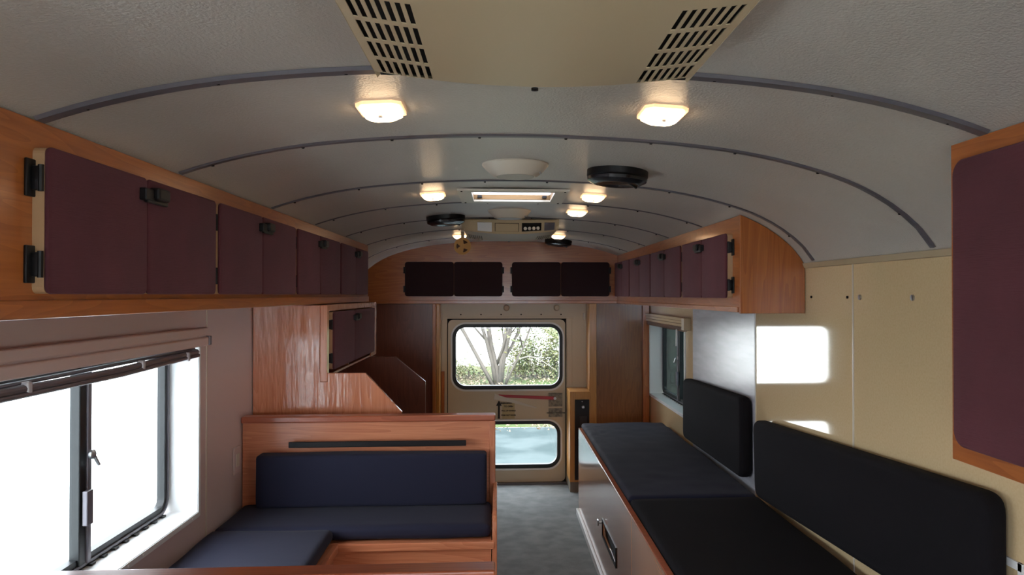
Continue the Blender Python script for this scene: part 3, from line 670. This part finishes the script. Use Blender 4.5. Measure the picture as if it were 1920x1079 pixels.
# ------------------------------------------------------------------ air conditioners on the roof
def make_ac(loc, label):
    """soffit unit; local y 0 is the edge nearest the camera, z 0 the ceiling crown"""
    t = thing('air_conditioner', label, 'air conditioner', (0, 0, 0), 'ceiling air conditioners')
    Lc, Wd = .66, .262
    def zb(x): return -.088+.30*x*x
    xg0, xg1 = .165, .252
    # underside as a grid with real slots
    bm = bmesh.new(); cells = []
    XS = [-Wd]; 
    def add_gr(a, b):
        n = 7; p = (b-a)/n
        for k in range(n): XS.extend([a+k*p+.003, a+(k+1)*p-.0025])
    add_gr(-xg1, -xg0); XS.extend([-.12, -.08, -.04, 0, .04, .08, .12]); add_gr(xg0, xg1); XS.append(Wd)
    YS = [.05, .29]
    for k in range(4): YS.extend([.305+.002+k*.082, .305+k*.082+.071])
    YS.append(.64)
    V = {(i, j): bm.verts.new((x, y, zb(x)+(.010 if j == len(YS)-1 else 0))) for i, x in enumerate(XS) for j, y in enumerate(YS)}
    for i in range(len(XS)-1):
        xm = (XS[i]+XS[i+1])/2
        slot_x = (i in range(1, 15) and i % 2 == 1) or (xm > xg0 and (i-23) % 2 == 1 and XS[i+1] < Wd-.005 and XS[i+1]-XS[i] > .0065 and xm < xg1)
        if xm > xg0: slot_x = XS[i+1]-XS[i] > .0062 and xm < xg1
        if xm < -xg0: slot_x = XS[i+1]-XS[i] > .0062 and xm > -xg1
        for j in range(len(YS)-1):
            slot_y = j >= 2 and j % 2 == 0 and j < len(YS)-2
            if slot_x and slot_y: continue
            bm.faces.new((V[i, j], V[i+1, j], V[i+1, j+1], V[i, j+1]))
    fs = bm.faces[:]
    r = bmesh.ops.extrude_face_region(bm, geom=fs)
    for v in [g for g in r['geom'] if isinstance(g, bmesh.types.BMVert)]: v.co.z += .0015
    u = obj('cover', bm, M['cream'], t)
    bm = bmesh.new()   # side skirts up to the ceiling
    for s in (-1, 1):
        q = [(s*(Wd-.004), zb(Wd)+.0055), (s*(Wd+.0005), zb(Wd)-.0005), (s*(Wd+.012), -.012), (s*(Wd+.006), -.012)]
        prism(bm, q, 1, .03, .655)
    N = 16
    far = [(-Wd+2*Wd*k/N, zb(-Wd+2*Wd*k/N)+.008) for k in range(N+1)]+[(Wd+.012, -.012), (-Wd-.012, -.012)]
    prism(bm, far, 1, .638, .652)
    obj('side_skirt', bm, M['cream'], t)
    bm = BX(-Wd+.01, Wd-.01, .06, .632, -.045, -.035); box(bm, -.256, -.158, .29, .636, -.058, -.045); box(bm, .158, .256, .29, .636, -.058, -.045); box(bm, -.254, -.160, .630, .636, -.069, -.045); box(bm, .160, .254, .630, .636, -.069, -.045); obj('dark_interior', bm, M['hole'], t)
    # sloping control face at the near edge
    def P(x, f, d=0):  # f 0 top .. 1 bottom
        z = -.012+(zb(x)+.012)*f; y = 0+.05*f; n = Vector((0, -.83, -.55)); return Vector((x, y, z))+n*d
    def facebox(x0, x1, f0, f1, d0, d1):
        b = bmesh.new(); vs = [b.verts.new(P(x, f, d)) for d in (d0, d1) for x, f in ((x0, f0), (x1, f0), (x1, f1), (x0, f1))]
        for q in ((0, 1, 2, 3), (7, 6, 5, 4), (0, 4, 5, 1), (1, 5, 6, 2), (2, 6, 7, 3), (3, 7, 4, 0)): b.faces.new([vs[i] for i in q])
        return b
    bm = bmesh.new(); N = 20
    for k in range(N):
        a = -Wd-.012+(2*Wd+.024)*k/N; b = a+(2*Wd+.024)/N; merge(bm, facebox(a, b, 0, 1.0, -.008, 0))
    obj('control_panel', bm, M['cream'], t)
    obj('air_outlet', facebox(-.185, -.105, .18, .85, 0, .004), M['white'], t)
    obj('panel_gap', facebox(-.088, .048, .23, .82, 0, .0012), M['hole'], t)
    bm = facebox(-.085, .045, .25, .80, .001, .003); obj('blank_panel', bm, M['cream'], t)
    kb = obj('switch_recess', facebox(.065, .175, .22, .82, 0, .002), M['hole'], t)
    for k in range(4): 
        x = .084+k*.024; b = bmesh.new(); c = P(x, .58, .006)
        lathe(b, [(.001, -.006), (.009, -.006), (.010, .004), (.001, .004)], c, 1, 14); obj('knob', b, M['cream2'], kb)
    obj('air_outlet', facebox(.192, .25, .20, .85, 0, .003), M['steel'], t)
    bm = bmesh.new(); lathe(bm, [(.001, -.001), (.006, 0), (.006, .004), (.001, .004)], (0, .635, zb(0)-.003), 2, 12); obj('screw', bm, M['black'], t)
    t.location = loc; return t
ac1 = make_ac((0, .595, 1.987), 'large cream ceiling air conditioner with side grilles, nearest the viewer')
ac2 = copy_tree(ac1); ac2.location = (.006, 4.15, 1.987); ac2['label'] = 'cream ceiling air conditioner with control knobs, far off near the rear door'

# ------------------------------------------------------------------ ceiling lamps
def make_lamp():
    t = thing('ceiling_lamp', '', 'ceiling lamp', (0, 0, 0), 'warm ceiling lamps')
    def oct_(w, h, c): return [(-w, -h+c), (-w+c, -h), (w-c, -h), (w, -h+c), (w, h-c), (w-c, h), (-w+c, h), (-w, h-c)]
    obj('base', PR(oct_(.050, .066, .018), 2, -.008, .0), M['lensrim'], t)
    b = bmesh.new(); A = oct_(.042, .056, .016); B = oct_(.028, .040, .012)
    va = [b.verts.new((x, y, -.0085)) for x, y in A]; vm = [b.verts.new((x, y, -.015)) for x, y in A]; vb = [b.verts.new((x, y, -.024)) for x, y in B]
    for p, q in ((va, vm), (vm, vb)):
        for i in range(8): b.faces.new((p[i], p[(i+1) % 8], q[(i+1) % 8], q[i]))
    b.faces.new(vb); b.faces.new(va[::-1]); obj('lens', b, M['lens'], t)
    b = bmesh.new(); lathe(b, [(.001, -.028), (.005, -.028), (.005, -.022), (.001, -.022)], (0, -.025, 0), 2, 10); obj('screw', b, M['steel'], t)
    return t
LP = [(-.325, 1.69, 'lit ceiling lamp on the left, closest to the big air conditioner'), (.318, 1.69, 'lit ceiling lamp on the right, closest to the big air conditioner'),
      (-.335, 3.12, 'lit ceiling lamp to the left of the roof hatch'), (.342, 3.13, 'lit ceiling lamp to the right of the roof hatch'),
      (.335, 3.72, 'lit ceiling lamp at right between hatch and far air conditioner'),
      (-.335, 5.26, 'lit ceiling lamp left of the far air conditioner above a hanging disc'), (.36, 5.22, 'lit ceiling lamp right of the far air conditioner')]
lamp0 = make_lamp()
for i, (x, y, lab) in enumerate(LP):
    o = lamp0 if i == 0 else copy_tree(lamp0)
    o.location = (x, y, roof(x)+.0005); o.rotation_euler = (0, -math.atan(slope(x)), 0); o['label'] = lab

# ------------------------------------------------------------------ round vents, speakers, hatch, disc
def make_vent():
    t = thing('ceiling_vent', '', 'vent', (0, 0, 0), 'round ivory ceiling vents')
    b = bmesh.new(); lathe(b, [(.10, .002), (.110, 0), (.110, -.004), (.098, -.018), (.078, -.036), (.066, -.042), (.060, -.040)], (0, 0, 0), 2, 48); obj('bowl', b, M['cream2'], t, auto=True)
    b = bmesh.new(); lathe(b, [(.062, -.038), (.062, -.0425), (.03, -.0435), (.001, -.0435)], (0, 0, 0), 2, 40); obj('centre_plate', b, mat('grey_ivory_plate', L((170, 162, 150)), .4), t, auto=True)
    b = bmesh.new(); tube(b, [(.080, -.03, -.030), (.082, -.031, -.036)], .004, 8); obj('catch', b, M['alu'], t); return t
v0 = make_vent(); v0.location = (-.005, 2.45, 1.987); v0['label'] = 'round ivory ceiling vent just in front of the roof hatch'
v1 = copy_tree(v0); v1.location = (-.005, 3.80, 1.987); v1['label'] = 'round ivory ceiling vent in front of the far air conditioner'
def make_speaker():
    t = thing('ceiling_speaker', '', 'speaker', (0, 0, 0), 'black ceiling speakers')
    b = bmesh.new(); lathe(b, [(.09, 0), (.104, 0), (.104, -.022), (.100, -.026), (.001, -.026)], (0, 0, 0), 2, 40); obj('housing', b, M['black'], t, auto=True)
    b = bmesh.new(); lathe(b, [(.098, -.026), (.103, -.028), (.100, -.038), (.080, -.048), (.058, -.050), (.048, -.046), (.001, -.044)], (0, 0, 0), 2, 40); obj('grille', b, mat('glossy_black', L((30, 30, 34)), .22), t, auto=True)
    b = bmesh.new(); tube(b, [(.03, -.06, -.046), (.07, .02, -.05)], .005, 8); obj('tab', b, M['black'], t); return t
s0 = make_speaker()
for i, (x, y, lab) in enumerate(((.345, 2.50, 'black oval ceiling speaker at right, nearest of the three'), (-.345, 4.0, 'black ceiling speaker at left between hatch and far air conditioner'), (.395, 5.62, 'black ceiling speaker half hidden behind the far air conditioner'))):
    o = s0 if i == 0 else copy_tree(s0); o.location = (x, y, roof(x)-.0005+.002); o.rotation_euler = (0, -math.atan(slope(x)), 0); o['label'] = lab
ht = thing('roof_hatch', 'cream framed roof hatch opening to a bright skylight in the ceiling', 'roof hatch', (0, 3.18, 1.98))
b = bmesh.new(); 
def hatchring(b, o, i, z0, z1):
    R = []
    for (w0, ya, yb), z in ((o, z0), (o, z1), (i, z1), (i, z0)):
        R.append([b.verts.new((sx*w0, y, z+(roof(w0)-1.988 if z < 1.99 else 0))) for sx, y in ((-1, ya), (1, ya), (1, yb), (-1, yb))])
    for k in range(4):
        for j in range(4): b.faces.new((R[k][j], R[k][(j+1) % 4], R[(k+1) % 4][(j+1) % 4], R[(k+1) % 4][j]))
hatchring(b, (.228, HY0-.05, HY1+.05), (HX-.004, HY0+.004, HY1-.004), 1.977, 1.9865); obj('frame', b, M['cream2'], ht)
b = bmesh.new(); w = .004
box(b, -HX, -HX+w, HY0, HY1, 1.982, 2.06); box(b, HX-w, HX, HY0, HY1, 1.982, 2.06); box(b, -HX, HX, HY0, HY0+w, 1.982, 2.06); box(b, -HX, HX, HY1-w, HY1, 1.982, 2.06)
obj('well', b, mat('tan_well', L((138, 108, 70)), .7), ht)
b = bmesh.new()
N = 12; g = [[b.verts.new((-.174+.348*i/N, HY0+.001+(HY1-HY0-.002)*j/N, 2.005-.009*(1-(2*i/N-1)**2)*(1-(2*j/N-1)**2))) for j in range(N+1)] for i in range(N+1)]
for i in range(N):
    for j in range(N): b.faces.new((g[i][j], g[i+1][j], g[i+1][j+1], g[i][j+1]))
obj('skylight_dome', b, M['acryl'], ht, smooth=True)
for s in (-1, 1):
    obj('stay', BX(s*.145-.010, s*.145+.010, HY1-.022, HY1-.005, 1.988, 2.000, bev=.002), M['black'], ht)
b = bmesh.new()
for sx in (-1, 1):
    for y in (HY0-.035, HY1+.035): lathe(b, [(.001, -.003), (.004, -.003), (.004, 0), (.001, 0)], (sx*.21, y, roof(.21)-.011), 2, 8)
obj('frame_screws', b, M['hole'], ht)
dc = thing('hanging_disc', 'round amber disc with three wedge holes hanging below the far left lamp', 'disc', (-.305, 5.05, 1.82))
def disc(parent):
    c = Vector((-.305, 5.05, 1.885)); R_ = .058; holes = []
    out = [(c.x+R_*math.cos(2*PI*k/40), c.z+R_*math.sin(2*PI*k/40)) for k in range(40)]
    for a in (60, 180, 300):
        h = [(c.x+.016*math.cos(math.radians(a)), c.z+.016*math.sin(math.radians(a)))]
        for k in range(6):
            t = math.radians(a-26+52*k/5); h.append((c.x+.042*math.cos(t), c.z+.042*math.sin(t)))
        holes.append(h)
    plate('disc_plate', out, holes, 1, 5.046, 5.054, M['disc'], parent)
    bm = bmesh.new(); ring(bm, out, 1, 5.040, 5.056, .006); obj('disc_rim', bm, M['disc'], parent)
    obj('backing', PR([(c.x+.05*math.cos(2*PI*k/24), c.z+.05*math.sin(2*PI*k/24)) for k in range(24)], 1, 5.055, 5.058), mat('brown_mesh', L((92, 58, 34)), .7), parent)
    bm = bmesh.new(); box(bm, c.x-.012, c.x+.012, 5.044, 5.056, c.z+.054, roof(c.x)+.001, bev=.002); obj('hanger', bm, M['cream'], parent)
disc(dc)

# ------------------------------------------------------------------ outside
struct(obj('ground', BX(-60, 60, -40, 8.2, -1.0, -.95), M['asphalt']))
bm = BX(-60, -2.7, 8.2, 26, -1.0, -.86); box(bm, -60, 3.0, 26, 89, -1.0, -.86)
struct(obj('ground', bm, M['gravel']))
struct(obj('road', BX(-2.7, 60, 8.2, 14, -1.0, -.952), M['road']))
bm = bmesh.new(); N = 24
gv = [[bm.verts.new((-70+140*i/N, 14+76*j/N, -.95+ (0 if j == 0 else 0.06*noise.noise(Vector((i*.7, j*.9, 3))))+.0*j)) for j in range(N+1)] for i in range(N+1)]
for i in range(N):
    for j in range(N): bm.faces.new((gv[i][j], gv[i+1][j], gv[i+1][j+1], gv[i][j+1]))
struct(obj('terrain', bm, M['lawn'], smooth=True))
def limb(bm, p, d, ln, r, depth):
    pts = [p]; q = Vector(p); dd = Vector(d).normalized(); rs = [r]; n = 5
    for k in range(n):
        dd = (dd+Vector((random.uniform(-.14, .14), random.uniform(-.14, .14), random.uniform(-.03, .10)))).normalized()
        q = q+dd*ln/n; pts.append(q.copy()); rs.append(r*(1-.42*(k+1)/n))
    tube(bm, pts, rs, 7); ends = [(pts[-1], dd, rs[-1])]
    tips = []
    if depth > 0:
        for k in range(4):
            i = random.choice((1, 2, 2, 3, 4, 5)); a = random.uniform(0, 2*PI)
            nd = (dd+Vector((math.cos(a), math.sin(a)*.6, random.uniform(-.1, .7)))*.75).normalized()
            tips += limb(bm, pts[i], nd, ln*.68, rs[i]*.6, depth-1)
    else: tips = [pts[-1], pts[3], pts[2]]
    return tips
def leaves(pts, n, spread, size, rnd=1.0):
    bm = bmesh.new()
    for _ in range(n):
        c = Vector(random.choice(pts))+Vector([random.gauss(0, spread) for _ in range(3)])
        R = Matrix.Rotation(random.uniform(0, 6.28), 3, 'Z') @ Matrix.Rotation(random.uniform(-1.2, 1.2), 3, 'X') @ Matrix.Rotation(random.uniform(-1, 1), 3, 'Y')
        s = size*random.uniform(.6, 1.3)
        vs = [bm.verts.new(c+R @ Vector(v)) for v in ((-s, 0, 0), (0, -s*.4, s*.12), (s, 0, 0), (0, s*.4, s*.12))]
        bm.faces.new(vs)
    return bm
def tree(x, y, stems, h, r, label, nleaf, spread=.35, group=None):
    t = thing('tree', label, 'tree', (x, y, -.97), group)
    bm = bmesh.new(); tips = []
    for (dx, dz, k, rr) in stems: tips += limb(bm, Vector((x+dx*.25, y, -1.0)), (dx, random.uniform(-.1, .1), dz), h*k, r*rr, 2)
    obj('trunk', bm, M['bark'], t, smooth=True)
    obj('foliage', leaves(tips, nleaf, spread, .055), M['leaf'], t)
    return t
tree(-.05, 20, [(-.42, 1, 1.1, .9), (-.28, 1.2, 1, .9), (.10, 1.2, 1.1, 1.3), (.22, 1, 1, .8), (-.02, 1.0, .9, 1.3), (.5, 1.0, .9, .5)], 3.4, .066, 'many-stemmed grey tree seen through the rear door window', 5200, .5)
tree(3.4, 26, [(-.1, 1, 1.2, 1), (.3, 1, 1.1, .8)], 3.6, .10, 'slender tree behind and right of the many-stemmed one', 7000, .7)
def bush(x, y, w, h, n, label, m, group=None, nm='bush', sz=.05):
    t = thing(nm, label, 'bush', (x, y, -.95), group); pts = []
    bm = bmesh.new()
    for k in range(int(22*w)):
        a = x+random.uniform(-w/2, w/2); b = y+random.uniform(-.6, .6); e = Vector((a+random.uniform(-.4, .4), b, -.95+h*random.uniform(.5, 1)))
        mid = (Vector((a, b, -.95))+e)/2+Vector((random.uniform(-.15, .15), 0, 0)); tube(bm, [(a, b, -.97), mid, e], [.014, .011, .006], 5); pts += [mid, e, (mid+e)/2, mid*.5+Vector((a, b, -.95))*.5]
    obj('stems', bm, M['bark'], t); obj('foliage', leaves(pts, n, .16, sz), m, t)
bush(1.9, 22.5, 3.0, 1.5, 8200, 'scrubby undergrowth right of the tree, seen through the rear door', M['leaf'])
bush(-1.3, 22.5, 1.6, .45, 1200, 'low scrub left of the tree, seen through the rear door', M['leaf'])
arch = thing('arching_branch', 'pale bare branch arching right from the base of the tree', 'branch', (.12, 21.0, -.95))
bm = bmesh.new(); tube(bm, [(.12, 21, -.97), (.24, 21, -.48), (.48, 21, -.28), (.78, 21, -.20), (1.0, 21, -.24), (1.25, 21, -.38), (1.6, 21, -.62)], [.028, .024, .022, .02, .018, .014, .008], 8)
tube(bm, [(.8, 21, -.21), (.95, 21.1, -.45), (.9, 21.2, -.8)], [.015, .012, .008], 6); obj('limb', bm, M['pale_bark'], arch, smooth=True)
bush(5.6, 27, 5, 3.4, 12000, 'tall pale bush at the right beyond the undergrowth', M['leaf'])
bm = leaves([(random.uniform(-4, 5), random.uniform(13.5, 22), -.92) for _ in range(500)], 7000, .12, .045)
o = obj('leaf_litter', bm, M['litter']); o['kind'] = 'stuff'; tag(o, 'dry fallen leaves scattered under the tree outside the rear door', 'leaf litter')
def hedge(label):
    t = thing('hedge', label, 'hedge', (3.3, 8.4, -.95)); pts = []
    bm = bmesh.new()
    for k in range(60):
        a = 3.3+random.uniform(-.25, .25); b = 3.5+random.uniform(0, 11); tube(bm, [(a, b, -.97), (a+random.uniform(-.2, .2), b+random.uniform(-.2, .2), 1.9)], [.02, .01], 5)
    obj('stems', bm, M['bark'], t)
    obj('core', PR(rrect(2.95, 3.75, -.96, 2.0, .15, 4), 1, 3.6, 14.4), M['leafd'], t)
    obj('foliage', leaves([(2.93+random.uniform(0, .1), random.uniform(3.5, 14.5), random.uniform(-.9, 2.1)) for _ in range(2500)], 9000, .05, .06), M['leafd'], t)
hedge('dense dark green hedge outside the tinted right window')
